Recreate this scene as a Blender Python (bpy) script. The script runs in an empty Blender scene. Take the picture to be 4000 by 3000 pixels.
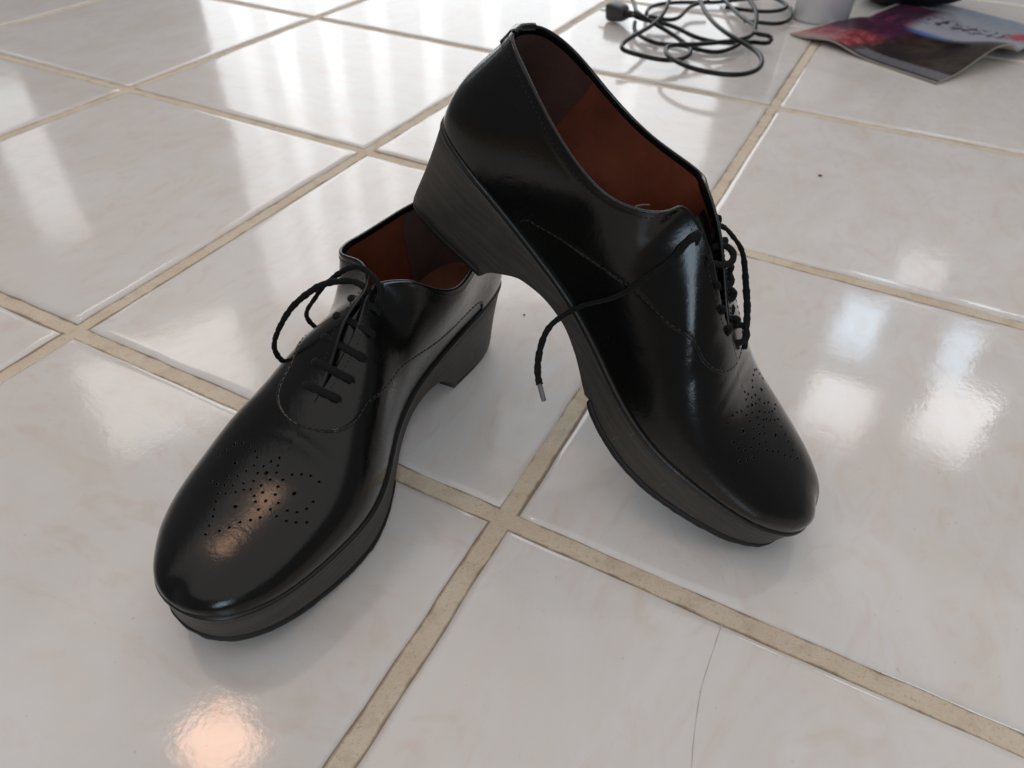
import bpy, math, random
import numpy as np
from mathutils import Matrix, Vector, Quaternion

scene = bpy.context.scene
C = scene.collection
rad = math.radians
random.seed(7)
rng = np.random.default_rng(11)

# ------------------------------------------------------------------ camera
cam_d = bpy.data.cameras.new('camera')
cam = bpy.data.objects.new('camera', cam_d); C.objects.link(cam)
RIGHT = Vector((0.88719932, 0.46086731, 0.02187905))
DOWN = Vector((0.32345497, -0.58745556, -0.74180378))
FWD = Vector((-0.32902014, 0.6652047, -0.67025999))
CAM = Vector((0.92690512, -0.24982704, 0.36715032))
M = Matrix((RIGHT, -DOWN, -FWD)).transposed().to_4x4(); M.translation = CAM
cam.matrix_world = M
cam_d.sensor_width = 36.0
cam_d.lens = 2777.492 / 4000 * 36.0
cam_d.clip_start = 0.01; cam_d.clip_end = 60
cam_d.dof.use_dof = True
cam_d.dof.focus_distance = 0.43
cam_d.dof.aperture_fstop = 10.0
scene.camera = cam
scene.cycles.max_bounces = 7; scene.cycles.diffuse_bounces = 3; scene.cycles.glossy_bounces = 4; scene.cycles.transmission_bounces = 3

# ------------------------------------------------------------------ world, lamps, exposure
world = bpy.data.worlds.new('World'); scene.world = world; world.use_nodes = True
bg = world.node_tree.nodes['Background']
bg.inputs[0].default_value = (0.95, 0.97, 1.0, 1); bg.inputs[1].default_value = 0.11
scene.view_settings.view_transform = 'Standard'
scene.view_settings.look = 'None'
scene.view_settings.gamma = 1.0
scene.view_settings.exposure = 0.42
scene.view_settings.use_curve_mapping = False

MID = Vector((0.80, 0.10, 0.0))
def area(name, az, el, dist, w, h, radiance, col=(1, 1, 1), target=MID, upright=True, spread=180):
    """rectangular lamp seen from target at azimuth/elevation; radiance = emitted brightness"""
    a, e = rad(az), rad(el)
    d = Vector((math.cos(a) * math.cos(e), math.sin(a) * math.cos(e), math.sin(e)))
    l = bpy.data.lights.new(name, 'AREA'); l.shape = 'RECTANGLE'; l.size = w; l.size_y = h
    l.energy = radiance * math.pi * w * h; l.color = col; l.spread = rad(spread)
    o = bpy.data.objects.new(name, l); C.objects.link(o)
    o.location = target + d * dist
    if upright: d = Vector((d.x, d.y, 0)).normalized()
    o.rotation_euler = d.to_track_quat('Z', 'Y').to_euler()
    return o
def seen_in_floor(name, px, py, dist, w, h, radiance, col, spread=180):
    """lamp standing where its mirror image in the floor meets a measured floor spot"""
    d = RIGHT * ((px - 2000) / 2777.492) + DOWN * ((py - 1500) / 2777.492) + FWD
    f = CAM + d * (-CAM.z / d.z); r = Vector((d.x, d.y, -d.z)).normalized()
    l = bpy.data.lights.new(name, 'AREA'); l.shape = 'RECTANGLE'; l.size = w; l.size_y = h
    l.energy = radiance * math.pi * w * h; l.color = col; l.spread = rad(spread)
    o = bpy.data.objects.new(name, l); C.objects.link(o); o.location = f + r * dist
    o.rotation_euler = r.to_track_quat('Z', 'Y').to_euler(); return o
# daylight through a curtained window beyond the shoes: one lamp per fold of the curtain
folds = [(139.4, 1.3, .8), (136.6, 1.5, 1.7), (132.8, 1.4, 1.6), (129.0, 1.4, 1.2), (124.6, 1.5, 1.5), (119.6, 1.4, 1.0), (113.8, 1.5, 1.2), (107.6, 1.5, 1.1)]
area('curtain_lamp', 121, 21, 3.4, 2.42, 1.9, 1.35, (.93, .97, 1.0))
for az, wdeg, rr in folds:
    area('curtain_fold_lamp', az, 21, 3.4, 3.15 * rad(wdeg), 1.9, rr * .5, (.95, .98, 1.0))
# narrower window to the left
seen_in_floor('side_window_lamp', 130, 640, 3.2, .20, .75, .9, (.95, .99, 1.0))
# area light added on the same side to cast the toe shadow
area('toe_shadow_light', 154, 36, 3.4, .70, .60, 2.1, (1.0, .93, .86))
# warm lamp over the left foreground
seen_in_floor('warm_lamp', 868, 2900, 1.5, .14, .14, 11.0, (1.0, .57, .37))
# panes of a window on the right
seen_in_floor('right_pane_lamp', 3590, 1075, 2.4, .16, .14, 1.6, (.93, .97, 1.0))
seen_in_floor('right_pane_lamp', 3350, 1270, 2.4, .16, .21, 3.8, (.62, .82, 1.0))
seen_in_floor('right_pane_lamp', 3270, 1590, 2.4, .23, .21, 3.7, (.97, .98, 1.0))
seen_in_floor('right_pane_lamp', 3745, 1370, 2.4, .12, .20, 3.2, (.62, .82, 1.0))
seen_in_floor('right_pane_lamp', 3720, 1640, 2.4, .21, .26, 3.7, (.97, .98, 1.0))
# blue-grey window behind the camera
area('rear_window_lamp', -62, 28, 3.0, .75, 1.1, 5.0, (.66, .84, 1.0))
# broad overhead fill added to stand in for bounce off the ceiling
area('ceiling_bounce_fill', 90, 90, 2.4, 4.5, 4.5, .44, (1.0, .955, .92), MID, False)

# ------------------------------------------------------------------ helpers
def link(name, mesh, mat=None, parent=None):
    o = bpy.data.objects.new(name, mesh); C.objects.link(o)
    if mat is not None and not mesh.materials: mesh.materials.append(mat)
    if parent is not None: o.parent = parent
    return o
def mesh_of(name, verts, faces, smooth=True):
    me = bpy.data.meshes.new(name)
    me.from_pydata([tuple(map(float, v)) for v in verts], [], [tuple(int(i) for i in f) for f in faces])
    if smooth: me.polygons.foreach_set('use_smooth', [True] * len(me.polygons))
    me.update(); return me
def tag(o, label, cat, group=None):
    o['label'] = label; o['category'] = cat
    if group: o['group'] = group
    return o
def empty(name, label, cat, loc=(0, 0, 0)):
    o = bpy.data.objects.new(name, None); C.objects.link(o); o.location = loc
    o.empty_display_size = 0.05
    return tag(o, label, cat)
def grid_faces(n, m, base=0, flip=False, wrap=False):
    F = []
    for i in range(n - 1 + (1 if wrap else 0)):
        for j in range(m - 1):
            a = base + i * m + j; b = base + ((i + 1) % n) * m + j
            F.append((a, a + 1, b + 1, b) if flip else (a, b, b + 1, a + 1))
    return F
def weld(me, dist=1e-5):
    import bmesh
    bm = bmesh.new(); bm.from_mesh(me)
    bmesh.ops.remove_doubles(bm, verts=bm.verts, dist=dist)
    bmesh.ops.recalc_face_normals(bm, faces=bm.faces)
    bm.to_mesh(me); bm.free(); me.update(); return me
def merge(parts):
    V, F, b = [], [], 0
    for v, f in parts:
        V += [tuple(x) for x in v]; F += [tuple(i + b for i in q) for q in f]; b += len(v)
    return V, F
def cspl(t, y, tq, periodic=False):
    t = np.asarray(t, float); y = np.asarray(y, float); one = y.ndim == 1
    if one: y = y[:, None]
    n = len(t); h = np.diff(t); A = np.zeros((n, n)); b = np.zeros((n, y.shape[1]))
    for i in range(1, n - 1):
        A[i, i-1] = h[i-1]; A[i, i] = 2 * (h[i-1] + h[i]); A[i, i+1] = h[i]
        b[i] = 6 * ((y[i+1] - y[i]) / h[i] - (y[i] - y[i-1]) / h[i-1])
    if periodic:
        A[0, 0] = 1; A[0, -1] = -1
        A[-1, 0] = 2 * h[0]; A[-1, 1] = h[0]; A[-1, -2] = h[-1]; A[-1, -1] = 2 * h[-1]
        b[-1] = 6 * ((y[1] - y[0]) / h[0] - (y[-1] - y[-2]) / h[-1])
    else:
        A[0, 0] = 1; A[-1, -1] = 1
    m = np.linalg.solve(A, b); tq = np.asarray(tq, float)
    k = np.clip(np.searchsorted(t, tq) - 1, 0, n - 2); d = h[k][:, None]
    a = (t[k+1] - tq)[:, None]; c = (tq - t[k])[:, None]
    r = m[k]*a**3/(6*d) + m[k+1]*c**3/(6*d) + (y[k]/d - m[k]*d/6)*a + (y[k+1]/d - m[k+1]*d/6)*c
    return r[:, 0] if one else r
def pchip(t, y, q):
    t = np.asarray(t, float); y = np.asarray(y, float); q = np.asarray(q, float)
    h = np.diff(t); d = np.diff(y) / h; m = np.zeros(len(t)); m[0] = d[0]; m[-1] = d[-1]
    for i in range(1, len(t) - 1):
        if d[i-1] * d[i] > 0:
            w1 = 2*h[i] + h[i-1]; w2 = h[i] + 2*h[i-1]; m[i] = (w1 + w2) / (w1/d[i-1] + w2/d[i])
    k = np.clip(np.searchsorted(t, q) - 1, 0, len(t) - 2); s = (q - t[k]) / h[k]
    return (2*s**3-3*s**2+1)*y[k] + (s**3-2*s**2+s)*h[k]*m[k] + (-2*s**3+3*s**2)*y[k+1] + (s**3-s**2)*h[k]*m[k+1]
def smooth_path(P, step):
    P = np.asarray(P, float)
    t = np.r_[0, np.cumsum(np.linalg.norm(np.diff(P, axis=0), axis=1) + 1e-6)]
    n = max(6, int(t[-1] / step))
    return cspl(t, P, np.linspace(0, t[-1], n))
def tube(P, rx, ry=None, k=10, cap=True, twist=0.0, up=None, wob=0.0):
    """swept elliptical tube along points P; returns verts, faces"""
    P = np.asarray(P, float); n = len(P); ry = rx if ry is None else ry
    T = np.gradient(P, axis=0); T /= np.linalg.norm(T, axis=1)[:, None] + 1e-12
    u = np.array([0, 0, 1.0]) if up is None else np.asarray(up, float)
    if abs(T[0] @ u) > .95: u = np.array([1.0, 0, 0])
    N = u - T[0] * (u @ T[0]); N /= np.linalg.norm(N); V = []
    rxs = rx if np.ndim(rx) else np.full(n, rx); rys = ry if np.ndim(ry) else np.full(n, ry)
    for i in range(n):
        N = N - T[i] * (N @ T[i]); N /= np.linalg.norm(N) + 1e-12
        B = np.cross(T[i], N); a0 = twist * i / n
        w = 1 + wob * math.sin(i * 1.7) * math.sin(i * .61)
        for j in range(k):
            a = 2 * math.pi * j / k
            x, y = math.cos(a) * rxs[i] * w, math.sin(a) * rys[i] * w
            V.append(P[i] + B * (x*math.cos(a0) - y*math.sin(a0)) + N * (x*math.sin(a0) + y*math.cos(a0)))
    F = []
    for i in range(n - 1):
        for j in range(k):
            F.append((i*k + j, i*k + (j+1) % k, (i+1)*k + (j+1) % k, (i+1)*k + j))
    if cap:
        F.append(tuple(range(k - 1, -1, -1))); F.append(tuple((n-1)*k + j for j in range(k)))
    return V, F

# ------------------------------------------------------------------ materials
def material(name):
    m = bpy.data.materials.new(name); m.use_nodes = True
    nt = m.node_tree; b = nt.nodes['Principled BSDF']
    return m, nt, b
class NT:
    def __init__(s, nt): s.nt = nt
    def n(s, t, **kw):
        o = s.nt.nodes.new(t)
        for k, v in kw.items(): setattr(o, k, v)
        return o
    def l(s, a, b): s.nt.links.new(a, b)
    def coord(s, kind='Object', scale=(1, 1, 1), rot=(0, 0, 0), loc=(0, 0, 0)):
        c = s.n('ShaderNodeTexCoord'); mp = s.n('ShaderNodeMapping')
        mp.inputs['Scale'].default_value = scale; mp.inputs['Rotation'].default_value = rot; mp.inputs['Location'].default_value = loc
        s.l(c.outputs[kind], mp.inputs['Vector']); return mp.outputs[0]
    def noise(s, vec, scale, detail=3, rough=.5, dist=0):
        t = s.n('ShaderNodeTexNoise'); t.inputs['Scale'].default_value = scale; t.inputs['Detail'].default_value = detail
        t.inputs['Roughness'].default_value = rough; t.inputs['Distortion'].default_value = dist
        s.l(vec, t.inputs['Vector']); return t.outputs['Fac']
    def ramp(s, fac, stops):
        r = s.n('ShaderNodeValToRGB'); e = r.color_ramp.elements
        while len(e) < len(stops): e.new(.5)
        for x, (p, c) in zip(e, stops):
            x.position = p; x.color = (*c, 1) if len(c) == 3 else c
        s.l(fac, r.inputs[0]); return r.outputs[0]
    def mix(s, fac, a, b, mode='MIX'):
        m = s.n('ShaderNodeMix', data_type='RGBA', blend_type=mode)
        for sock, v in ((m.inputs[0], fac), (m.inputs[6], a), (m.inputs[7], b)):
            if hasattr(v, 'links'): s.l(v, sock)
            else: sock.default_value = v if not isinstance(v, tuple) else ((*v, 1) if len(v) == 3 else v)
        return m.outputs[2]
    def math(s, op, a, b=0.0, c=0.0, clamp=False):
        m = s.n('ShaderNodeMath', operation=op, use_clamp=clamp)
        for i, v in enumerate((a, b, c)):
            if hasattr(v, 'links'): s.l(v, m.inputs[i])
            else: m.inputs[i].default_value = v
        return m.outputs[0]
    def bump(s, h, strength, dist, prev=None):
        b = s.n('ShaderNodeBump'); b.inputs['Strength'].default_value = strength; b.inputs['Distance'].default_value = dist
        s.l(h, b.inputs['Height'])
        if prev is not None: s.l(prev, b.inputs['Normal'])
        return b.outputs[0]
    def maprange(s, v, a, b, c, d):
        m = s.n('ShaderNodeMapRange'); s.l(v, m.inputs[0])
        for i, x in enumerate((a, b, c, d)): m.inputs[i+1].default_value = x
        return m.outputs[0]

def mat_tile():
    m, nt, b = material('glazed_tile'); g = NT(nt)
    oi = g.n('ShaderNodeObjectInfo')
    tc = g.n('ShaderNodeTexCoord'); ad = g.n('ShaderNodeVectorMath', operation='MULTIPLY_ADD')
    cmb = g.n('ShaderNodeCombineXYZ')
    for i in range(3): g.l(oi.outputs['Random'], cmb.inputs[i])
    g.l(cmb.outputs[0], ad.inputs[0]); ad.inputs[1].default_value = (37, 53, 11); g.l(tc.outputs['Object'], ad.inputs[2])
    v = ad.outputs[0]
    mp = g.n('ShaderNodeMapping'); mp.inputs['Scale'].default_value = (1, 1.9, 1); mp.inputs['Rotation'].default_value = (0, 0, .5); g.l(v, mp.inputs[0])
    cloud = g.noise(mp.outputs[0], 7, 5, .62, 1.1)
    vein = g.noise(mp.outputs[0], 16, 5, .6, 2.2)
    base = g.ramp(cloud, [(.34, (.785, .71, .655)), (.50, (.805, .755, .715)), (.66, (.82, .785, .76))])
    pink = g.ramp(vein, [(.50, (0, 0, 0)), (.70, (1, 1, 1))])
    col = g.mix(g.math('MULTIPLY', pink, .42), base, (.745, .585, .495))
    speck = g.noise(v, 260, 1, .5); spm = g.ramp(speck, [(.76, (0, 0, 0)), (.80, (1, 1, 1))])
    col = g.mix(g.math('MULTIPLY', spm, .25), col, (.45, .34, .26))
    tint = g.maprange(oi.outputs['Random'], 0, 1, .94, 1.03); sm = g.noise(v, 5, 5, .65, .5); tint = g.math('MULTIPLY', tint, g.maprange(sm, .35, .7, .955, 1.02))
    hs = g.n('ShaderNodeHueSaturation'); g.l(tint, hs.inputs['Value']); g.l(col, hs.inputs['Color'])
    g.l(hs.outputs[0], b.inputs['Base Color'])
    b.inputs['Roughness'].default_value = .4; b.inputs['Specular IOR Level'].default_value = .1
    b.inputs['Coat Weight'].default_value = 1.0; b.inputs['Coat IOR'].default_value = 1.52
    smear = g.noise(v, 9, 4, .6)
    g.l(g.maprange(smear, .3, .75, .065, .13), b.inputs['Coat Roughness'])
    wav = g.noise(v, 26, 2, .5); peel = g.noise(v, 300, 2, .5)
    n1 = g.bump(wav, .10, .0016); n2 = g.bump(peel, .058, .0006, n1)
    g.l(n2, b.inputs['Coat Normal']); g.l(n1, b.inputs['Normal'])
    return m
def mat_grout():
    m, nt, b = material('sandy_grout'); g = NT(nt); v = g.coord('Object')
    c1 = g.noise(v, 24, 4, .6); c2 = g.noise(v, 420, 3, .6); c3 = g.noise(v, 900, 2, .6)
    col = g.ramp(c1, [(.3, (.69, .555, .415)), (.55, (.735, .62, .48)), (.75, (.76, .665, .54))])
    dark = g.ramp(c2, [(.58, (0, 0, 0)), (.72, (1, 1, 1))])
    col = g.mix(g.math('MULTIPLY', dark, .5), col, (.32, .225, .14))
    dirt = g.noise(v, 60, 3, .6); col = g.mix(g.math('MULTIPLY', g.ramp(dirt, [(.52, (0, 0, 0)), (.7, (1, 1, 1))]), .35), col, (.45, .33, .21))
    sp = g.n('ShaderNodeSeparateXYZ'); g.l(v, sp.inputs[0])
    def dline(s): return g.math('MULTIPLY', g.math('ABSOLUTE', g.math('SUBTRACT', g.math('FRACT', g.math('ADD', g.math('DIVIDE', s, .4), .5)), .5)), .4)
    dd = g.math('ADD', g.math('MINIMUM', dline(sp.outputs[0]), dline(sp.outputs[1])), g.math('MULTIPLY', g.math('SUBTRACT', dirt, .5), .004))
    edge = g.maprange(dd, .0052, .0068, 0, 1); col = g.mix(g.math('MULTIPLY', edge, .8), col, (.20, .135, .085))
    g.l(col, b.inputs['Base Color']); b.inputs['Roughness'].default_value = .85
    g.l(g.bump(c3, .5, .0012, g.bump(c2, .5, .0016)), b.inputs['Normal'])
    return m
def mat_leather(name='black_leather', base=.0048, rough=.25):
    m, nt, b = material(name); g = NT(nt); v = g.coord('Object')
    cl = g.noise(v, 22, 4, .6); gr = g.noise(v, 1400, 2, .55)
    st = g.noise(g.coord('Object', scale=(60, 420, 420), rot=(0, .35, .25)), 1.0, 3, .65)
    scuff = g.math('MULTIPLY', g.ramp(st, [(.60, (0, 0, 0)), (.80, (1, 1, 1))]), g.ramp(cl, [(.45, (0, 0, 0)), (.65, (1, 1, 1))]))
    dust = g.noise(v, 520, 2, .6); dm = g.ramp(dust, [(.735, (0, 0, 0)), (.79, (1, 1, 1))])
    col = g.mix(g.math('MULTIPLY', scuff, .8), (base, base*.94, base*.88), (base*3.2, base*2.9, base*2.6))
    col = g.mix(g.math('MULTIPLY', dm, .34), col, (.08, .076, .068))
    g.l(col, b.inputs['Base Color'])
    r = g.maprange(cl, .3, .7, rough - .05, rough + .09)
    g.l(g.math('ADD', r, g.math('MULTIPLY', scuff, .14)), b.inputs['Roughness'])
    b.inputs['Specular IOR Level'].default_value = .07
    b.inputs['Coat Weight'].default_value = 1.0; b.inputs['Coat IOR'].default_value = 1.39
    g.l(g.maprange(cl, .3, .7, .11, .20), b.inputs['Coat Roughness'])
    cr = g.noise(g.coord('Object', scale=(1, .55, .7)), 75, 3, .6, .8); pore = g.noise(v, 620, 3, .6)
    n = g.bump(cr, .07, .003, None); n = g.bump(pore, .06, .0007, n); n = g.bump(gr, .12, .0004, n)
    g.l(n, b.inputs['Normal']); g.l(n, b.inputs['Coat Normal'])
    return m
def mat_simple(name, col, rough, bump=None, spec=.4, var=.0, sheen=0):
    m, nt, b = material(name); g = NT(nt); v = g.coord('Object')
    if var:
        c = g.noise(v, 30, 4, .6); k0, k1 = 1 - var, 1 + var
        g.l(g.ramp(c, [(.3, tuple(x*k0 for x in col)), (.7, tuple(min(1, x*k1) for x in col))]), b.inputs['Base Color'])
    else: b.inputs['Base Color'].default_value = (*col, 1)
    b.inputs['Roughness'].default_value = rough; b.inputs['Specular IOR Level'].default_value = spec
    b.inputs['Sheen Weight'].default_value = sheen
    if bump:
        sc, st, di = bump; g.l(g.bump(g.noise(v, sc, 3, .6), st, di), b.inputs['Normal'])
    return m
def mat_sole():
    m, nt, b = material('worn_grey_sole'); g = NT(nt); v = g.coord('Object')
    st = g.noise(g.coord('Object', scale=(14, 14, 320)), 1.0, 4, .65, .3)
    st2 = g.noise(g.coord('Object', scale=(40, 40, 900)), 1.0, 3, .65)
    cl = g.noise(v, 26, 4, .6)
    col = g.ramp(st, [(.28, (.040, .035, .030)), (.5, (.054, .047, .040)), (.74, (.078, .068, .058))])
    col = g.mix(.35, col, g.ramp(st2, [(.35, (.034, .030, .026)), (.7, (.095, .084, .071))]))
    col = g.mix(g.math('MULTIPLY', g.ramp(cl, [(.5, (0, 0, 0)), (.72, (1, 1, 1))]), .45), col, (.028, .025, .022))
    sc = g.noise(g.coord('Object', scale=(300, 300, 60), rot=(0, .5, .3)), 1.0, 2, .6)
    col = g.mix(g.math('MULTIPLY', g.ramp(sc, [(.70, (0, 0, 0)), (.76, (1, 1, 1))]), .45), col, (.15, .14, .12))
    g.l(col, b.inputs['Base Color']); b.inputs['Roughness'].default_value = .52; b.inputs['Specular IOR Level'].default_value = .4
    g.l(g.bump(st2, .16, .0012, g.bump(st, .10, .0016)), b.inputs['Normal'])
    return m
def mat_lining():
    m, nt, b = material('tan_leather_lining'); g = NT(nt); v = g.coord('Object')
    c = g.noise(v, 28, 4, .6); f = g.noise(v, 700, 2, .6)
    g.l(g.ramp(c, [(.3, (.115, .030, .016)), (.55, (.165, .044, .023)), (.75, (.21, .062, .033))]), b.inputs['Base Color'])
    b.inputs['Roughness'].default_value = .42; b.inputs['Specular IOR Level'].default_value = .35
    g.l(g.bump(f, .12, .0006), b.inputs['Normal'])
    return m
def mat_lace():
    m, nt, b = material('black_cotton_lace'); g = NT(nt); v = g.coord('Object')
    w = g.noise(v, 1600, 2, .5); b.inputs['Base Color'].default_value = (.0045, .0045, .005, 1)
    b.inputs['Roughness'].default_value = .8; b.inputs['Sheen Weight'].default_value = .04; b.inputs['Specular IOR Level'].default_value = .25
    g.l(g.bump(w, .6, .0008), b.inputs['Normal']); return m

TILE = mat_tile(); GROUT = mat_grout(); LEATHER = mat_leather(); SOLE = mat_sole(); LINING = mat_lining(); LACE = mat_lace()
EDGE = mat_simple('worn_leather_edge', (.022, .021, .020), .34, (900, .2, .0006), .6)
RUBBER = mat_simple('black_rubber', (.012, .011, .011), .55, (700, .3, .001), .4, .3)
WELT = mat_simple('black_welt', (.013, .012, .011), .33, (800, .25, .0008), .5, .3)
GRIP = mat_simple('dark_suede_heel_grip', (.070, .030, .021), .8, (900, .4, .001), .25, .25, .1)
INSOLE = mat_simple('brown_insole', (.13, .042, .021), .5, (500, .2, .0008), .35, .3)
PUNCH = mat_simple('punched_hole_dark', (.003, .003, .003), .9, None, .1)
THREAD = mat_simple('waxed_black_thread', (.014, .0135, .013), .42, (2000, .3, .0004), .5)
THREAD2 = mat_simple('faded_grey_thread', (.10, .095, .085), .6, (2000, .3, .0004), .4)
METAL = mat_simple('aglet_plastic', (.16, .155, .15), .3, None, .6)
# ------------------------------------------------------------------ measured data (shoe last in mm, lace and cable paths in m)
PARAMS = {"HEEL":[-7.52,0.0],"LAT":[[-1.98,-24.39],[16.84,-31.2],[47.85,-29.31],[85.0,-24.13],[120.0,-23.61],[152.0,-31.27],[182.0,-44.39],[212.51,-52.57],[243.79,-51.86],[272.98,-47.33],[293.84,-39.35],[305.76,-28.97]],"MED":[[-3.09,16.47],[14.63,28.89],[47.85,32.38],[85.0,32.14],[120.0,32.82],[152.0,38.69],[182.0,48.56],[212.51,56.09],[243.79,52.94],[270.9,43.7],[291.75,29.99],[305.26,15.92]],"TOE":[311.52,-2.93],"ZF":[[-10.0,40.0,80.0,120.0,160.0,200.0,240.0,275.0,311.0],[64.12,57.05,47.51,38.47,31.02,29.66,31.99,35.79,42.44]],"ZB":[[-20.0,0.0,40.0,66.0,70.0,76.0,88.0,105.0,122.0,140.0,160.0,176.0,200.0,230.0,265.0,311.0],[0.0,0.0,0.0,0.0,9.21,15.31,23.38,25.44,23.5,17.1,7.34,1.15,0.0,1.29,7.18,18.18]],"SU":[0.2208,0.2228,0.2276,0.2399,0.2711,0.3329,0.4102,0.48,0.54,0.59,0.6116,0.626,0.6404,0.6512,0.6584,0.6613,0.662],"SSL":[0.0,0.0924,0.0924,0.0924,0.2025,0.3813,0.4222,0.4222,0.4409,0.562,0.5821,0.6206,0.6872,0.7692,0.8632,0.9382,1.0],"SSM":[0.0,0.0815,0.1576,0.2135,0.2648,0.3728,0.4366,0.4815,0.5721,0.6931,0.7073,0.7342,0.7809,0.8383,0.9042,0.9567,1.0],"RU":[0.0,0.1,0.2,0.3,0.4,0.47,0.55,0.63,0.7,0.8,0.9,1.0],"RA":[0.391,0.39,0.41,0.461,0.511,0.523,0.598,0.643,0.64,0.635,0.633,0.61],"RO":[8.4,6.49,5.06,6.96,9.77,9.8,6.97,5.39,5.08,4.56,4.12,3.71],"RB":[0.313,0.3,0.271,0.25,0.304,0.461,0.577,0.62,0.632,0.631,0.625,0.622],"RW":[0.0,0.0,0.0,0.0,0.12,0.45,0.85,1.0,1.0,1.0,1.0,1.0],"RT":[0.12,0.12,0.12,0.14,0.24,0.34,0.4,0.4,0.4,0.4,0.4,0.4],"LTL":[[-1.48,0.0,122.83],[3.77,-15.64,123.91],[19.13,-25.41,122.55],[47.32,-33.13,116.57],[81.43,-36.82,111.65],[104.89,-33.77,114.78],[120.36,-26.05,124.82],[123.86,-19.37,129.78],[129.36,-16.79,130.82],[151.73,-16.98,118.67],[176.9,-14.84,100.55],[195.95,-9.04,87.42],[220.15,-6.5,71.48],[238.2,-3.0,63.76],[262.68,-0.5,59.96],[287.0,0.5,57.3],[303.8,-1.0,52.3],[308.9,-2.9,43.6]],"LTM":[[-1.48,0.0,122.83],[3.77,15.52,123.94],[19.13,25.06,123.35],[47.32,32.12,118.43],[81.43,35.72,116.21],[104.89,31.65,121.61],[120.36,21.38,127.83],[123.86,8.64,130.92],[129.36,6.62,131.3],[151.73,2.06,118.38],[176.9,-3.06,99.54],[195.95,-9.04,87.42],[220.15,-6.5,71.48],[238.2,-3.0,63.76],[262.68,-0.5,59.96],[287.0,0.5,57.3],[303.8,-1.0,52.3],[308.9,-2.9,43.6]],"STL":[[-1.16,0.0,123.93],[3.48,-15.79,127.07],[18.12,-26.34,127.66],[45.17,-35.32,120.21],[77.8,-39.69,111.58],[99.32,-37.53,116.22],[114.26,-29.61,127.94],[119.55,-21.23,130.87],[126.33,-15.95,134.27],[150.36,-15.31,117.57],[177.82,-13.28,97.74],[197.35,-9.43,87.16],[220.15,-6.5,71.48],[238.2,-3.0,63.76],[262.68,-0.5,59.96],[287.0,0.5,57.3],[303.8,-1.0,52.3],[308.9,-2.9,43.6]],"STM":[[-1.16,0.0,123.93],[4.07,15.53,124.36],[19.54,25.6,125.36],[47.68,34.2,123.24],[81.34,37.33,123.61],[103.77,32.18,129.53],[118.22,19.67,135.43],[121.59,4.09,135.24],[129.79,5.65,137.02],[153.82,0.61,122.93],[178.63,-4.27,100.14],[197.35,-9.43,87.16],[220.15,-6.5,71.48],[238.2,-3.0,63.76],[262.68,-0.5,59.96],[287.0,0.5,57.3],[303.8,-1.0,52.3],[308.9,-2.9,43.6]],"TU":[0.0,0.05,0.105,0.19,0.285,0.36,0.42,0.455,0.475,0.53,0.59,0.635,0.7,0.77,0.85,0.92,0.965,1.0],"TAP":[0.14,0.117],"pl":[-0.06387879122398411,0.5555316551616956,-0.06392544174785154,683.3588195900642,103.34156629041537,150.37911868773446],"ps":[0.0,0.0,-1.5633768531372683,689.0894854697958,154.33675278142155,0.0],"sc":1.010140973905167}
PERF = [[1,0.7151,0.667,0],[1,0.7114,0.721,0],[1,0.7151,0.784,0],[1,0.7205,0.838,0],[1,0.7315,0.874,0],[1,0.7553,0.766,1],[1,0.7498,0.892,0],[1,0.7443,0.946,0],[1,0.7297,0.964,0],[1,0.7169,0.991,0],[-1,0.7315,0.982,0],[1,0.7662,0.874,0],[1,0.7626,0.946,0],[1,0.7553,0.991,1],[-1,0.7461,0.955,0],[-1,0.7333,0.856,0],[-1,0.7224,0.802,0],[-1,0.7151,0.739,0],[-1,0.7132,0.658,0],[1,0.7808,0.847,0],[1,0.7863,0.784,0],[1,0.8046,0.748,0],[1,0.8046,0.811,0],[1,0.8009,0.865,0],[1,0.7918,0.919,0],[1,0.7808,0.964,0],[-1,0.7644,0.955,0],[-1,0.7516,0.883,0],[-1,0.7826,0.973,0],[-1,0.768,0.874,0],[1,0.7973,0.991,0],[1,0.8027,0.955,0],[1,0.8119,0.919,0],[1,0.8192,0.865,0],[1,0.8228,0.811,0],[-1,0.7918,0.928,0],[-1,0.7826,0.847,0],[-1,0.7589,0.748,1],[-1,0.8046,0.955,0],[1,0.8374,0.838,0],[-1,0.8119,0.919,0],[-1,0.8009,0.865,0],[-1,0.79,0.784,0],[-1,0.8356,1.0,1],[1,0.8521,0.874,0],[-1,0.8192,0.856,0],[-1,0.8064,0.793,0],[-1,0.7881,0.694,0],[-1,0.7772,0.631,0],[-1,0.7607,0.596,0],[-1,0.7443,0.596,0],[1,0.8648,0.91,0],[-1,0.8064,0.721,0],[-1,0.8265,0.802,0],[1,0.8813,0.946,0],[-1,0.8521,0.883,0],[-1,0.8393,0.838,0],[-1,0.7991,0.64,0],[-1,0.7881,0.578,0],[-1,0.7735,0.515,0],[-1,0.8685,0.91,0],[-1,0.8813,0.946,0],[1,0.8959,0.982,0],[1,0.7991,0.685,0],[1,0.7279,0.622,0],[1,0.7406,0.596,0]]
LEANLAT = [[0.1395,-0.0216,0.1255],[0.1396,-0.0246,0.12],[0.1406,-0.0288,0.1099],[0.1395,-0.031,0.1006],[0.1378,-0.0322,0.0911],[0.1367,-0.0326,0.0817],[0.1323,-0.0301,0.0637],[0.1259,-0.0259,0.0469],[0.1215,-0.0385,0.04],[0.1207,-0.046,0.0347],[0.1239,-0.0541,0.0289],[0.1296,-0.0616,0.0238],[0.135,-0.0669,0.0209],[0.1397,-0.0704,0.0197]]
LEANAGL = [[0.1397,-0.0704,0.0197],[0.1478,-0.076,0.0186]]
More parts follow.
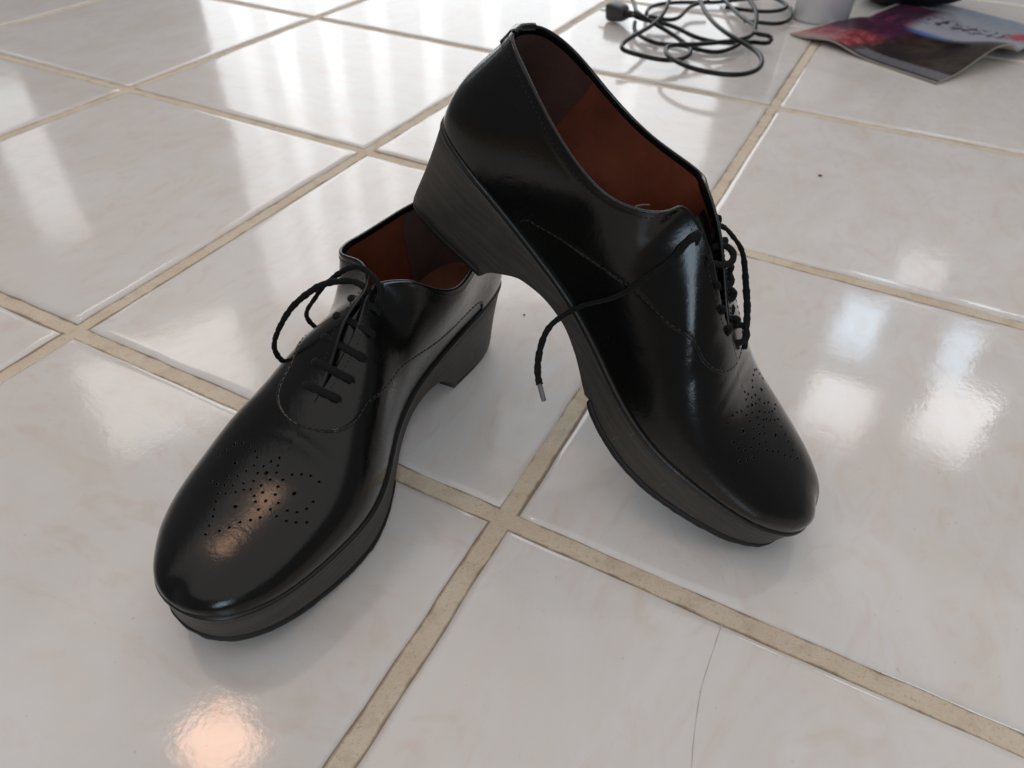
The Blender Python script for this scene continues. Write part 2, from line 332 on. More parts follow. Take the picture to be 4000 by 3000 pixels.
LEANMED = [[0.1432,0.0112,0.1165],[0.1462,0.0155,0.1185],[0.1511,0.0183,0.1192],[0.1575,0.0194,0.1182],[0.1635,0.0202,0.1169],[0.17,0.0192,0.1139],[0.1787,0.0156,0.1084],[0.1868,0.0121,0.1029],[0.1946,0.0083,0.0972],[0.1996,0.006,0.0928],[0.2046,0.0036,0.0884],[0.2079,0.0021,0.0848]]
LOOP = [[[0.1512,-0.0115,0.11],[0.1596,-0.0066,0.1135],[0.1633,-0.0035,0.1151],[0.1645,0.0004,0.1174],[0.1623,0.0039,0.1191],[0.157,0.0052,0.1186],[0.1535,0.0039,0.1156],[0.1511,0.0024,0.1125]],
 [[0.1618,-0.0067,0.0982],[0.1697,-0.0018,0.1017],[0.1735,0.002,0.104],[0.1737,0.0059,0.1062],[0.1714,0.0083,0.1068],[0.1674,0.0092,0.1061],[0.164,0.0084,0.1035],[0.1614,0.0069,0.1004]],
 [[0.1691,-0.006,0.0944],[0.1765,-0.002,0.097],[0.1799,0.0008,0.0982],[0.1816,0.0038,0.0996],[0.1806,0.0072,0.1013],[0.1776,0.0088,0.1012],[0.1756,0.0079,0.0987],[0.174,0.0067,0.0958]],
 [[0.181,-0.0098,0.0881],[0.1851,-0.0045,0.0915],[0.1867,-0.0006,0.0936],[0.1867,0.0029,0.0951],[0.1845,0.0052,0.0955],[0.1817,0.0054,0.0937],[0.1802,0.0043,0.0907]],
 [[0.1952,-0.0115,0.0807],[0.1993,-0.0064,0.0843],[0.2023,-0.0018,0.0873],[0.2037,0.0019,0.0893],[0.2021,0.0055,0.0912],[0.1979,0.0074,0.0914],[0.1949,0.0065,0.0888],[0.1944,0.0056,0.0863]]]
STANDA = [[0.1358,0.0098,0.128],[0.1352,0.0006,0.131],[0.1428,-0.0063,0.134],[0.1496,-0.0118,0.134],[0.1574,-0.017,0.131],[0.1658,-0.0233,0.124],[0.1712,-0.028,0.115],[0.1741,-0.0331,0.104],[0.1743,-0.0359,0.094],[0.1715,-0.0355,0.084],[0.1682,-0.0346,0.078]]
STANDB = [[0.1378,0.0168,0.124],[0.1324,0.0152,0.13],[0.1291,0.0081,0.134],[0.128,0.0023,0.136],[0.1291,-0.0037,0.137],[0.1326,-0.0092,0.135],[0.1383,-0.0151,0.13],[0.1411,-0.0224,0.122],[0.1436,-0.0267,0.115],[0.1442,-0.033,0.106],[0.1428,-0.0367,0.098],[0.1405,-0.0373,0.092]]
CAB = [[[0.5025,1.0348,0.022],[0.5268,1.0265,0.02],[0.5568,1.0303,0.018],[0.5906,1.0213,0.016],[0.6203,1.0035,0.014],[0.6472,0.9994,0.012],[0.6737,1.0096,0.01],[0.6977,1.028,0.01],[0.7256,1.0258,0.014],[0.7422,1.0192,0.02],[0.739,1.0291,0.024],[0.7259,1.027,0.026],[0.7062,1.0681,0.022],[0.6701,1.1424,0.016],[0.6281,1.2208,0.012],[0.5964,1.2859,0.008]],
 [[0.4691,1.116,0.03],[0.4958,1.0621,0.028],[0.52,1.018,0.03],[0.5515,1.001,0.024],[0.5799,0.9912,0.018],[0.6113,0.9692,0.014],[0.6316,0.9482,0.012],[0.6418,0.9149,0.012],[0.6391,0.8804,0.014],[0.6242,0.8577,0.016],[0.6013,0.8487,0.018],[0.5717,0.8481,0.02],[0.5579,0.8434,0.024],[0.5506,0.857,0.026],[0.5503,0.8822,0.028],[0.5524,0.9407,0.026],[0.5526,1.0095,0.024],[0.5482,1.0697,0.028],[0.5358,1.1298,0.034]],
 [[0.5845,1.1519,0.034],[0.6221,1.0644,0.034],[0.6606,1.0048,0.032],[0.699,0.9662,0.03],[0.7264,0.9444,0.028],[0.7477,0.9132,0.028],[0.7588,0.8722,0.028],[0.7555,0.8362,0.028],[0.7385,0.8121,0.028],[0.7082,0.802,0.028],[0.6771,0.8053,0.028],[0.6478,0.8221,0.028],[0.6262,0.845,0.028],[0.6162,0.8702,0.028],[0.6182,0.8987,0.026],[0.6389,0.9226,0.024],[0.6663,0.9575,0.022],[0.6906,0.9942,0.02],[0.7068,1.0173,0.022],[0.7055,1.0648,0.028],[0.6969,1.1034,0.034],[0.6758,1.1553,0.038],[0.6628,1.1818,0.04]],
 [[0.5061,1.0412,0.01],[0.5202,1.0035,0.008],[0.549,0.9691,0.008],[0.5838,0.955,0.008],[0.6101,0.9643,0.008],[0.6462,0.9592,0.008],[0.6688,0.9597,0.008],[0.689,0.9884,0.009],[0.6971,1.0383,0.01]],
 [[0.5066,1.1,0.01],[0.4962,1.1558,0.008],[0.5096,1.1969,0.007],[0.5392,1.2252,0.007],[0.5878,1.2514,0.008],[0.6226,1.2881,0.009],[0.6574,1.33,0.009]],
 [[0.522,1.0658,0.016],[0.5546,1.0704,0.014],[0.565,1.1447,0.014],[0.5734,1.1947,0.016],[0.5876,1.2128,0.018]],
 [[0.6154,1.2314,0.008],[0.6587,1.2316,0.008],[0.6885,1.2415,0.008],[0.7092,1.2636,0.008],[0.7162,1.2907,0.009],[0.6987,1.3221,0.01],[0.6815,1.3405,0.01]],
 [[0.6678,1.1596,0.008],[0.6948,1.1684,0.007],[0.7196,1.1758,0.007],[0.7346,1.2017,0.007],[0.7342,1.2439,0.008],[0.7235,1.2862,0.009]]]
# ------------------------------------------------------------------ floor: grout sheet and tiles
PITCH = 0.40; GW = 0.0135
gx0, gx1, gy0, gy1 = -8, 9, -4, 14
me = mesh_of('floor', [(gx0*PITCH, gy0*PITCH, -.0023), (gx1*PITCH, gy0*PITCH, -.0023), (gx1*PITCH, gy1*PITCH, -.0023), (gx0*PITCH, gy1*PITCH, -.0023)], [(0, 1, 2, 3)], False)
floor = link('floor', me, GROUT); floor['kind'] = 'structure'
def tile_mesh(k):
    r = np.random.default_rng(100 + k); h = (PITCH - GW) / 2; nseg = 26
    prof = [(0.0, -.0050), (.0001, -.0025), (.0007, -.00165), (.0018, -.00095), (.0031, -.00042), (.0048, -.00012), (.0070, -.00001), (.010, 0.0)]
    edge = []
    for side in range(4):
        ph = r.uniform(0, 6, 5); am = r.uniform(.00008, .0003, 5); fr = r.uniform(3, 26, 5)
        for i in range(nseg):
            t = -1 + 2 * i / nseg
            wob = sum(a * math.sin(f * t + p) for a, f, p in zip(am, fr, ph)) * (1 - t**8) + r.normal(0, .00012)
            rc = .0022; d = h + wob
            x, y = t * h, -d
            for _ in range(side): x, y = -y, x
            edge.append((x, y))
    E0 = np.array(edge); n = len(E0); V = []
    for dd, z in prof:
        S = E0 * (1 - dd / h)
        V += [(x, y, z) for x, y in S]
    F = []
    m = len(prof)
    for j in range(m - 1):
        for i in range(n):
            F.append((j*n + i, j*n + (i+1) % n, (j+1)*n + (i+1) % n, (j+1)*n + i))
    F.append(tuple((m-1)*n + i for i in range(n)))
    me = mesh_of('tile', V, F); me.polygons[len(F)-1].use_smooth = True
    me.materials.append(TILE); return me
TM_ = [tile_mesh(k) for k in range(6)]
cracked = None
for i in range(gx0, gx1):
    for j in range(gy0, gy1):
        cx, cy = (i + .5) * PITCH, (j + .5) * PITCH
        d = math.hypot(cx - .8, cy - .5)
        if cx > 1.7 or cx < -1.4 and cy < 1.0 or cy < -.5 or d > 2.9: continue
        o = link('tile', TM_[int(rng.integers(6))], None, floor)
        o.location = (cx + rng.normal(0, .0006), cy + rng.normal(0, .0006), rng.normal(0, .00012))
        o.rotation_euler = (rng.normal(0, .0011), rng.normal(0, .0011), int(rng.integers(4)) * math.pi / 2 + rng.normal(0, .0010))
        if i == 2 and j == -1: cracked = o
def ground(px, py, z=0.0):
    """point of the floor plane seen at a pixel of the 4000 px frame (for measuring)"""
    d = RIGHT * ((px - 2000) / 2777.492) + DOWN * ((py - 1500) / 2777.492) + FWD
    return CAM + d * ((z - CAM.z) / d.z)
CR = [(0.1 * i, 0) for i in range(2)]
pts = [ground(2550 + x/2.369, 2300 + y/2.369) for x, y in ((640, 330), (622, 380), (600, 440), (560, 565), (520, 690), (490, 780), (455, 890), (435, 990), (415, 1110), (395, 1250), (378, 1400), (370, 1480), (360, 1640), (352, 1760))]
V, F = [], []
for k, p in enumerate(pts):
    w = (.0007 if k == 0 else .00016 + .0001 * ((k * 7) % 3)) * .5
    V += [(p.x - w, p.y, .00028), (p.x + w, p.y, .00028)]
    if k: F.append((2*k - 2, 2*k - 1, 2*k + 1, 2*k))
CRACK = mat_simple('dirt_in_crack', (.56, .46, .41), .7)
me = mesh_of('hairline_crack', V, F, False)
o = link('hairline_crack', me, CRACK); o.parent = cracked
bpy.context.view_layer.update(); o.matrix_parent_inverse = cracked.matrix_world.inverted()

# ------------------------------------------------------------------ shoe surface (mm, right foot, lateral = -y)
P_ = PARAMS
for k_, yl, ym in ((8, -11.5, -5.0), (9, -11.5, -7.5), (10, -11.0, -8.8)):      # the standing shoe is laced nearly shut
    P_['STL'][k_][1] = yl; P_['STM'][k_][1] = ym
for T_, zs in (('LTL', (124.3, 127.3, 126.6)), ('STL', (127.3, 129.8, 129.0)), ('STM', (133.5, 134.0, 132.0))):
    for k_, z_ in zip((6, 7, 8), zs): P_[T_][k_][2] = z_
P_['LTM'][7] = [125.4, 11.0, 130.0]; P_['LTM'][8] = [130.8, 5.8, 129.6]
def zf(x): return cspl(P_['ZF'][0], P_['ZF'][1], np.asarray(x, float))
def zb(x): return pchip(P_['ZB'][0], P_['ZB'][1], np.clip(x, -19, 311))
def _outline():
    P = np.array([tuple(P_['HEEL'])] + [tuple(a) for a in P_['LAT']] + [tuple(P_['TOE'])] + [tuple(a) for a in P_['MED'][::-1]] + [tuple(P_['HEEL'])], float)
    t = np.r_[0, np.cumsum(np.linalg.norm(np.diff(P, axis=0), axis=1))]
    q = np.linspace(0, t[-1], 4001); c = cspl(t, P, q, True)
    it = int(np.argmin(abs(q - t[len(P_['LAT']) + 1])))
    return c[:it+1], c[it:][::-1]
def _resamp(c, u):
    s = np.r_[0, np.cumsum(np.linalg.norm(np.diff(c, axis=0), axis=1))]; s /= s[-1]
    return np.stack([np.interp(u, s, c[:, i]) for i in range(2)], 1)
UU = np.linspace(0, 1, 1501)
OL = {}
for sd, c in zip((-1, 1), _outline()):
    c = _resamp(c, UU); T = np.gradient(c, axis=0); T /= np.linalg.norm(T, axis=1)[:, None]
    N = np.stack([T[:, 1], -T[:, 0]], 1) * (1 if sd < 0 else -1); OL[sd] = (c, N)
for sd in (-1, 1):
    OL[sd][1][0] = (-1, 0)
nt_ = OL[-1][1][-1] + OL[1][1][-1]; nt_ /= np.linalg.norm(nt_); OL[-1][1][-1] = nt_; OL[1][1][-1] = nt_
def outn(u, sd): return np.stack([np.interp(u, UU, OL[sd][1][:, i]) for i in range(2)], 1)
def sideo(u, sd, d=0.0):
    c = np.stack([np.interp(u, UU, OL[sd][0][:, i]) for i in range(2)], 1)
    return c - outn(u, sd) * (np.asarray(d)[:, None] if np.ndim(d) else d)
FI = ([0, .1, .3, .5, .7, 1], [2, 2, 2, 2.4, 1.7, 1.3])
SEAMS = {'s': ([.178, .1795, .184, .193, .212, .24, .33, .41, .48, .54, .59], [0, .06, .12, .17, .208, .235, .30, .36, .40, .455, .577]),
         'l': ([.255, .2565, .262, .28, .33, .37, .41, .48, .54, .59], [0, .07, .12, .175, .285, .33, .36, .40, .455, .577])}
SMX = ([.205, .207, .215, .23, .26, .33, .41, .48, .54, .59], [0, .083, .158, .213, .261, .366, .427, .49, .59, .70])
def ellipse_end(k):
    T = np.array([.3, .5, .7, .85, .95, .99, 1.0])
    return np.r_[k[0], .59 + .072 * T], np.r_[k[1], 1 - (1 - k[1][-1]) * np.sqrt(1 - T**2)]
class Seam:
    def __init__(s, which): s.k = {-1: ellipse_end(SEAMS[which]), 1: ellipse_end(SMX)}; s.u0 = SEAMS[which][0][0]
    def __call__(s, u, sd):
        k = s.k[sd]; return pchip(k[0], k[1], np.clip(u, k[0][0], .662)) * (np.asarray(u) >= k[0][0])
def heel_taper(x, h): return np.interp(x, [0, 25, 70, 110, 160, 303], [P_['TAP'][0], P_['TAP'][1], .07, .03, .03, .03]) * h
class Last:
    def __init__(s, TL, TM): s.T = {-1: np.array(TL), 1: np.array(TM)}; s.tab = {}
    def top(s, u, sd):
        u = np.asarray(u, float); a = cspl(P_['TU'], s.T[sd], u); b = cspl(P_['TU'], s.T[-sd], u)
        w = np.clip((u - .60) / .036, 0, 1); w = (w*w*(3 - 2*w) * .5)[:, None]
        return a * (1 - w) + b * w
    def table(s, sd):
        """control points of every rib on a dense u grid; the two middle ones are eased along the shoe near the facing"""
        u = np.linspace(0, 1, 1201)
        F = sideo(u, sd, np.interp(u, *FI)); P0 = np.c_[F, zf(F[:, 0])]; P3 = s.top(u, sd); O = outn(u, sd)
        a = cspl(P_['RU'], P_['RA'], u); o = cspl(P_['RU'], P_['RO'], u); b = cspl(P_['RU'], P_['RB'], u); w = np.clip(cspl(P_['RU'], P_['RW'], u), 0, 1)
        h = P3[:, 2] - P0[:, 2]; o = (o + 1.8 * np.clip((u - .6) / .15, 0, 1)) * np.clip(h / 7, 0, 1); a = a + .07 * np.clip((u - .62) / .15, 0, 1)
        P1 = P0 + np.c_[O * o[:, None], a * h]
        rt = cspl(P_['RU'], P_['RT'], u)[:, None]; z = np.zeros(len(u))
        P2 = P3 + np.c_[z, b*w*(P0[:, 1] - P3[:, 1]), z] + np.c_[O*rt, -np.ones(len(u))] * (b*h*(1-w))[:, None]
        k = np.exp(-.5 * (np.arange(-150, 151) / 52.0)**2); k /= k.sum()
        m = (np.clip((u - .26) / .06, 0, 1) * np.clip((.58 - u) / .06, 0, 1))[:, None]
        for P in (P1, P2):
            sm = np.stack([np.convolve(np.pad(P[:, c], 150, 'edge'), k, 'valid') for c in range(3)], 1)
            P += (sm - P) * m
        return u, P0, P1, P2, P3
    def rib(s, u, q, sd):
        if sd not in s.tab: s.tab[sd] = s.table(sd)
        U = s.tab[sd][0]; u = np.asarray(u, float)
        P0, P1, P2, P3 = [np.stack([np.interp(u, U, P[:, c]) for c in range(3)], 1) for P in s.tab[sd][1:]]
        q = np.asarray(q, float)
        if q.ndim == 1: q = np.tile(q, (len(u), 1))
        q = q[:, :, None]
        return (1-q)**3*P0[:, None] + 3*(1-q)**2*q*P1[:, None] + 3*(1-q)*q**2*P2[:, None] + q**3*P3[:, None]
    def nrm(s, u, q, sd):
        """outward unit normal and unit rising tangent"""
        u = np.asarray(u, float); q = np.asarray(q, float)
        if q.ndim == 1: q = np.tile(q, (len(u), 1))
        e = 2e-3
        ua, ub = np.clip(u - e, 0, 1), np.clip(u + e, 0, 1); qa, qb = np.clip(q - e, 0, 1), np.clip(q + e, 0, 1)
        du = s.rib(ub, q, sd) - s.rib(ua, q, sd); dq = s.rib(u, qb, sd) - s.rib(u, qa, sd)
        n = np.cross(du, dq) * (1 if sd < 0 else -1)
        n /= np.linalg.norm(n, axis=2)[:, :, None] + 1e-12
        z = (u < 1e-6); n[z, :, 1] = 0
        if z.any(): n[z] /= np.linalg.norm(n[z], axis=2)[:, :, None] + 1e-12
        dq /= np.linalg.norm(dq, axis=2)[:, :, None] + 1e-12
        P = s.rib(u, q, sd); c = np.stack([P[:, :, 0]*.9 + 15, 0*P[:, :, 0], np.clip(zf(P[:, :, 0].ravel()).reshape(P.shape[:2]) + 8, 0, 80)], 2)
        if ((n * (P - c)).sum(2)).mean() < 0: n = -n
        return n, dq
    def pt(s, u, q, sd, off=0.0):
        P = s.rib([u], [[q]], sd)[0, 0]; n = s.nrm([u], [[q]], sd)[0][0, 0]
        return P + n * off, n
    def s_at(s, u, sd, dist):
        q = np.linspace(.5, 1, 60); P = s.rib([u], q, sd)[0]
        L = np.r_[0, np.cumsum(np.linalg.norm(np.diff(P, axis=0), axis=1))]; return float(np.interp(L[-1] - dist, L, q))

def perf_mesh(r):
    V, F, k = [], [], 10
    for rr, z in ((r, .00012), (r*1.22, .00017), (r*1.55, -.00006)):
        for j in range(k): V.append((rr*math.cos(2*math.pi*j/k), rr*math.sin(2*math.pi*j/k), z))
    F.append(tuple(range(k)))
    for a in range(2):
        for j in range(k): F.append((a*k + j, a*k + (j+1) % k, (a+1)*k + (j+1) % k, (a+1)*k + j))
    me = mesh_of('perforation', V, F); me.materials.append(PUNCH); me.materials.append(LEATHER)
    for i, p in enumerate(me.polygons): p.material_index = 0 if i == 0 else 1
    return me
PERF_S = perf_mesh(.00068); PERF_L = perf_mesh(.00105); EYE = perf_mesh(.0013)

def build_shoe(name, label, mirror, TL, TM, scale, rotvec, loc, eyelets, bars, loops, ends, aglet):
    L = Last(TL, TM); seam = Seam('s' if mirror else 'l'); U0 = seam.u0
    root = empty(name, label, 'shoe', tuple(x / 1000 for x in loc))
    th = float(np.linalg.norm(rotvec)); root.rotation_mode = 'QUATERNION'
    root.rotation_quaternion = Quaternion(Vector(rotvec) / th, th)
    my = -1 if mirror else 1
    def loc3(P):
        P = np.asarray(P, float).reshape(-1, 3) * scale / 1000; P = P.copy(); P[:, 1] *= my; return P
    def part(pname, V, F, mat, parent=root, w=None, smooth=True):
        me = mesh_of(pname, loc3(V), F, smooth); me.materials.append(mat)
        if w: weld(me, w)
        return link(pname, me, None, parent)
    # ---- vamp
    u = np.unique(np.r_[np.linspace(.18, 1, 195), np.linspace(U0 - .004, U0 + .03, 24), np.linspace(.62, .68, 26)])
    parts = []
    m = 46; g = np.linspace(0, 1, m)
    for sd in (-1, 1):
        stop = np.where(u < .662, np.minimum(1, seam(u, sd) + .07), 1.0)
        q = stop[:, None] * g[None, :]
        P = L.rib(u, q, sd); n, _ = L.nrm(u, q, sd)
        # vamp creases across the flex line
        x = P[:, :, 0]; amp = np.exp(-((u - .69) / .022)**2)[:, None] * np.clip(q*1.6 - .5, 0, 1)
        P = P + n * (np.sin((u[:, None] - .69) * 260 + 3.0*q + sd*.6) * .16 * amp)[:, :, None]
        parts.append((P.reshape(-1, 3), grid_faces(len(u), m, 0, sd > 0)))
    vamp = part('vamp', *merge(parts), LEATHER, w=2e-5)
    vm = vamp.data; nv_ = len(vm.vertices); co = np.empty(nv_ * 3); vm.vertices.foreach_get('co', co); co = co.reshape(-1, 3)
    ed = np.empty(len(vm.edges) * 2, int); vm.edges.foreach_get('vertices', ed); ed = ed.reshape(-1, 2)
    deg = np.bincount(ed.ravel(), minlength=nv_).astype(float)
    fc = np.zeros(len(vm.edges), int)
    lc = np.empty(len(vm.loops), int); vm.loops.foreach_get('edge_index', lc); fc = np.bincount(lc, minlength=len(vm.edges))
    fixed = np.zeros(nv_, bool); fixed[ed[fc == 1].ravel()] = True
    xm = co[:, 0] * 1000 / scale; hz = co[:, 2] * 1000 / scale - zf(xm)
    wt = np.clip((xm - 200) / 25, 0, 1) * np.clip((hz - 1.0) / 5, 0, 1); wt[fixed] = 0
    for it in range(120):
        k = .6 if it % 2 == 0 else -.615
        a = np.zeros_like(co)
        for c in range(3):
            a[:, c] = np.bincount(ed[:, 0], co[ed[:, 1], c], nv_) + np.bincount(ed[:, 1], co[ed[:, 0], c], nv_)
        co = co + (a / deg[:, None] - co) * (k * wt)[:, None]
    w2 = np.clip((xm - 282) / 14, 0, 1) * np.clip((hz - .2) / 2.5, 0, 1); w2[fixed] = 0
    for it in range(90):
        a = np.zeros_like(co)
        for c in range(3):
            a[:, c] = np.bincount(ed[:, 0], co[ed[:, 1], c], nv_) + np.bincount(ed[:, 1], co[ed[:, 0], c], nv_)
        co = co + (a / deg[:, None] - co) * (.5 * w2)[:, None]
    vm.vertices.foreach_set('co', co.ravel()); vm.update()
    from mathutils.bvhtree import BVHTree
    bvh = BVHTree.FromPolygons([Vector(x) for x in co], [tuple(p.vertices) for p in vm.polygons])
    # ---- quarters with rolled collar edge
    u = np.unique(np.r_[np.linspace(0, .662, 170), np.linspace(U0 - .004, U0 + .03, 34), np.linspace(.2, .235, 30), np.linspace(.60, .65, 30), np.linspace(.65, .662, 26)])
    m = 38; parts = []; rimlo = None
    for sd in (-1, 1):
        lo = seam(u, sd); q = lo[:, None] + (1 - lo)[:, None] * np.linspace(0, 1, m)[None, :]
        P = L.rib(u, q, sd); n, t = L.nrm(u, q, sd)
        off = np.full(q.shape, 1.05)
        d = (q - lo[:, None]) * 90; off = off - .35 * np.exp(-((d - 1.6) / .5)**2) * (u > U0 + .002)[:, None]      # stitch furrow
        dt = (1 - q) * 80; off = off - .22 * np.exp(-((dt - 3.4) / .6)**2) * (u < .46)[:, None]
        off = off + .3 / (1 + np.exp((dt - 9.5) / .35)) * np.clip((.34 - u) / .1, 0, 1)[:, None]
        S = P + n * off[:, :, None]
        kt = np.clip((.632 - u) / .03, 0, 1)[:, None]
        p3, n3, t3 = P[:, -1], n[:, -1], t[:, -1]
        lip0 = P[:, 0] - n[:, 0] * .3 - t[:, 0] * .15
        kr = np.exp(-.5*(np.arange(-9, 10)/4.)**2); kr /= kr.sum()
        n3, t3 = [(lambda s: s / np.linalg.norm(s, axis=1)[:, None])(np.stack([np.convolve(np.pad(X[:, c], 9, 'edge'), kr, 'valid') for c in range(3)], 1)) for X in (n3, t3)]
        n3[0, 1] = 0; t3[0, 1] = 0
        rows = [lip0] + [S[:, j] for j in range(m)] + [p3 + n3*.6 + t3*.6*kt, p3 + t3*.75*kt, p3 - n3*.55*kt + t3*.6*kt, p3 - n3*.95*kt]
        for s2 in (.965, .92):
            Pi = L.rib(u, np.full((len(u), 1), s2), sd)[:, 0]; ni = L.nrm(u, np.full((len(u), 1), s2), sd)[0][:, 0]
            rows.append(Pi - ni * 1.05)
        G = np.stack(rows, 1)
        parts.append((G.reshape(-1, 3), grid_faces(len(u), G.shape[1], 0, sd > 0)))
    mm = G.shape[1]
    V, F = merge(parts)
    me = mesh_of('quarter_panel', loc3(V), F); me.materials.append(LEATHER); me.materials.append(EDGE)
    for i, p in enumerate(me.polygons):
        j = i % (mm - 1)
        if m + 1 <= j <= m + 2: p.material_index = 1
    weld(me, 2e-5); quarter = link('quarter_panel', me, None, root)
    # ---- back tab over the heel seam
    ub = np.linspace(0, .034, 10); parts = []
    for sd in (-1, 1):
        q = np.linspace(.83, 1, 14)
        P = L.rib(ub, q, sd); n, t = L.nrm(ub, q, sd)
        edge = np.clip((.034 - ub) / .004, 0, 1)[:, None] * np.clip((q - .83) / .012, 0, 1)[None, :]
        S = P + n * (1.2 + 1.1 * edge)[:, :, None]
        rows = [S[:, j] for j in range(14)] + [P[:, -1] + t[:, -1]*1.7 + n[:, -1]*.8, P[:, -1] + t[:, -1]*1.7 - n[:, -1]*.9, P[:, -1] - n[:, -1]*2.0 - t[:, -1]*.5]
        G = np.stack(rows, 1); parts.append((G.reshape(-1, 3), grid_faces(len(ub), G.shape[1], 0, sd > 0)))
    part('back_tab', *merge(parts), LEATHER, w=2e-5)
    # ---- lining, heel grip, insole
    for pn, mat, u0, u1, off, k in (('lining', LINING, .155, .985, -2.2, 110), ('heel_grip', GRIP, 0, .17, -2.6, 40)):
        u = np.linspace(u0, u1, k); parts = []
        for sd in (-1, 1):
            top = np.where(u < .6, .955, 1.0) if pn == 'lining' else np.full(len(u), .95)
            q = top[:, None] * np.linspace(0, 1, 24)[None, :]
            P = L.rib(u, q, sd) + L.nrm(u, q, sd)[0] * off
            parts.append((P.reshape(-1, 3), grid_faces(len(u), 24, 0, sd > 0)))
        part(pn, *merge(parts), mat, w=2e-5)
    u = np.linspace(.0, .985, 80); A = sideo(u, -1, np.interp(u, *FI) + 2.2); B = sideo(u, 1, np.interp(u, *FI) + 2.2)
    V = []
    for a, b in zip(A, B):
        for k in range(9):
            p = a + (b - a) * k / 8; V.append((p[0], p[1], float(zf([p[0]])[0]) + 2.0 - 1.2*math.sin(math.pi*k/8)))
    part('insole', V, grid_faces(80, 9), INSOLE)
    # ---- tongue under the facings
    u = np.linspace(.485, .662, 40); cols = []
    for sd, qs in ((-1, np.linspace(.62, .985, 12)), (1, np.linspace(.985, .62, 12))):
        P = L.rib(u, qs, sd) - L.nrm(u, qs, sd)[0] * 3.4
        cols.append(P)
    G = np.concatenate(cols, 1); G[:, 8:16, 2] -= 1.2
    part('tongue', G.reshape(-1, 3), grid_faces(40, 24), LEATHER)
    # ---- sole: welt, platform, heel lift, forefoot outsole
    us = np.unique(np.r_[np.linspace(0, 1, 150), np.linspace(.235, .30, 26), np.linspace(.5, .56, 18)])
    def ring(ins, zfun, uu=us):
        a = sideo(uu, -1, ins); b = sideo(uu, 1, ins)[::-1]
        xa = sideo(uu, -1)[:, 0]; xb = sideo(uu, 1)[::-1, 0]
        A = np.c_[a, zfun(xa)]; B = np.c_[b, zfun(xb)]
        return np.concatenate([A, B[1:-1]])
    fi = np.interp(us, *FI)
    def ring_mesh(rings):
        n = len(rings[0]); V = np.concatenate(rings); F = []
        for j in range(len(rings) - 1):
            for i in range(n): F.append((j*n + i, j*n + (i+1) % n, (j+1)*n + (i+1) % n, (j+1)*n + i))
        return V, F
    def cap(ringpts, uu=us, dz=0):
        n = len(uu); A = ringpts[:n]; B = np.concatenate([ringpts[:1], ringpts[n:][::-1], ringpts[n-1:n]])
        V = [A[i] + (B[i] - A[i]) * k / 6 for i in range(n) for k in range(7)]
        return V, grid_faces(n, 7)
    wz = lambda k: (lambda x: zf(x) + k)
    rw = [ring(fi + 3, wz(.5)), ring(fi - .2, wz(.35)), ring(.9, wz(.1)), ring(.25, wz(-.35)), ring(0., wz(-1.2)), ring(.1, wz(-2.6)), ring(.7, wz(-3.5)), ring(4., wz(-3.7))]
    V, F = ring_mesh(rw); part('welt', V, F, WELT)
    lift = lambda x: np.interp(x, [0, 63, 68, 163, 168, 303], [4.8, 4.8, 0, 0, 4.2, 4.2])
    zbot = lambda x: zb(x) + lift(x)
    xa = sideo(us, -1)[:, 0]
    hh = zf(xa) - 4 - zb(xa)
    rp = [ring(4., wz(-3.2)), ring(1.6, wz(-3.5)), ring(1.0, wz(-4.3))]
    kk = 9
    for k in range(1, kk + 1):
        f = k / kk
        zz = (lambda f: (lambda x: (zf(x) - 4.3) * (1 - f) + zbot(x) * f))(f)
        ins = 1.0 + heel_taper(xa, hh) * f * .93 + .55 * math.sin(math.pi * f) * np.interp(xa, [0, 60, 120, 303], [1.6, 1.2, .6, .5])
        if k == kk: ins = ins + .25
        rp.append(ring(ins, zz))
    V, F = ring_mesh(rp); CV, CF = cap(rp[-1])
    part('platform_sole', *merge([(V, F), (CV, CF)]), SOLE, w=2e-5)
    u_at = lambda xx: float(np.interp(xx, sideo(UU, -1)[:, 0][:1400], UU[:1400]))
    for pn, ua, ubb, mat in (('heel_lift', 0.0, u_at(66.5), RUBBER), ('outsole', u_at(167), 1.0, RUBBER)):
        uu = np.linspace(ua, ubb, 90); xs = sideo(uu, -1)[:, 0]; base = .75 + heel_taper(xs, zf(xs) - zb(xs))
        zz0 = (lambda x: zb(x) + lift(x) + .15) if pn == 'outsole' else (lambda x: zb(np.minimum(x, 64)) + 4.9)
        zlow = zb if pn == 'outsole' else (lambda x: zb(np.minimum(x, 64)))
        mid = lambda x: zz0(x) * .5 + zlow(x) * .5
        lo2 = lambda x: zz0(x) * .12 + zlow(x) * .88
        jr = rng.normal(0, 1, len(uu)); jag = np.convolve(jr, [.25, .5, .25], 'same') * (.22 if pn == 'outsole' else .12)
        cols = []
        for sd in (-1, 1):
            c = []
            rr_ = ((base + 1.2, zz0), (base - .2, zz0), (base - .45 + jag*.4, mid), (base - .1 + jag, lo2), (base + .9 + jag, zlow)) if pn == 'outsole' else ((base + 1.2, zz0), (base - .15, zz0), (base + .15 + jag, mid), (base + 1.1 + jag, lo2), (base + 3.4 + jag, zlow))
            for ins, zfn in rr_:
                a = sideo(uu, sd, ins); c.append(np.c_[a, zfn(xs)])
            cols.append(np.stack(c, 1))
        A, B = cols
        strip = np.concatenate([A] + [(A[:, -1] + (B[:, -1] - A[:, -1]) * k / 6)[:, None] for k in range(1, 6)] + [B[:, ::-1]], 1)
        mtot = strip.shape[1]; Fs = grid_faces(len(uu), mtot)
        for end in ((0,) if ua > 0 else (len(uu) - 1,)):
            Fs.append(tuple(end*mtot + j for j in range(mtot)))
        part(pn, strip.reshape(-1, 3), Fs, mat, w=2e-5)
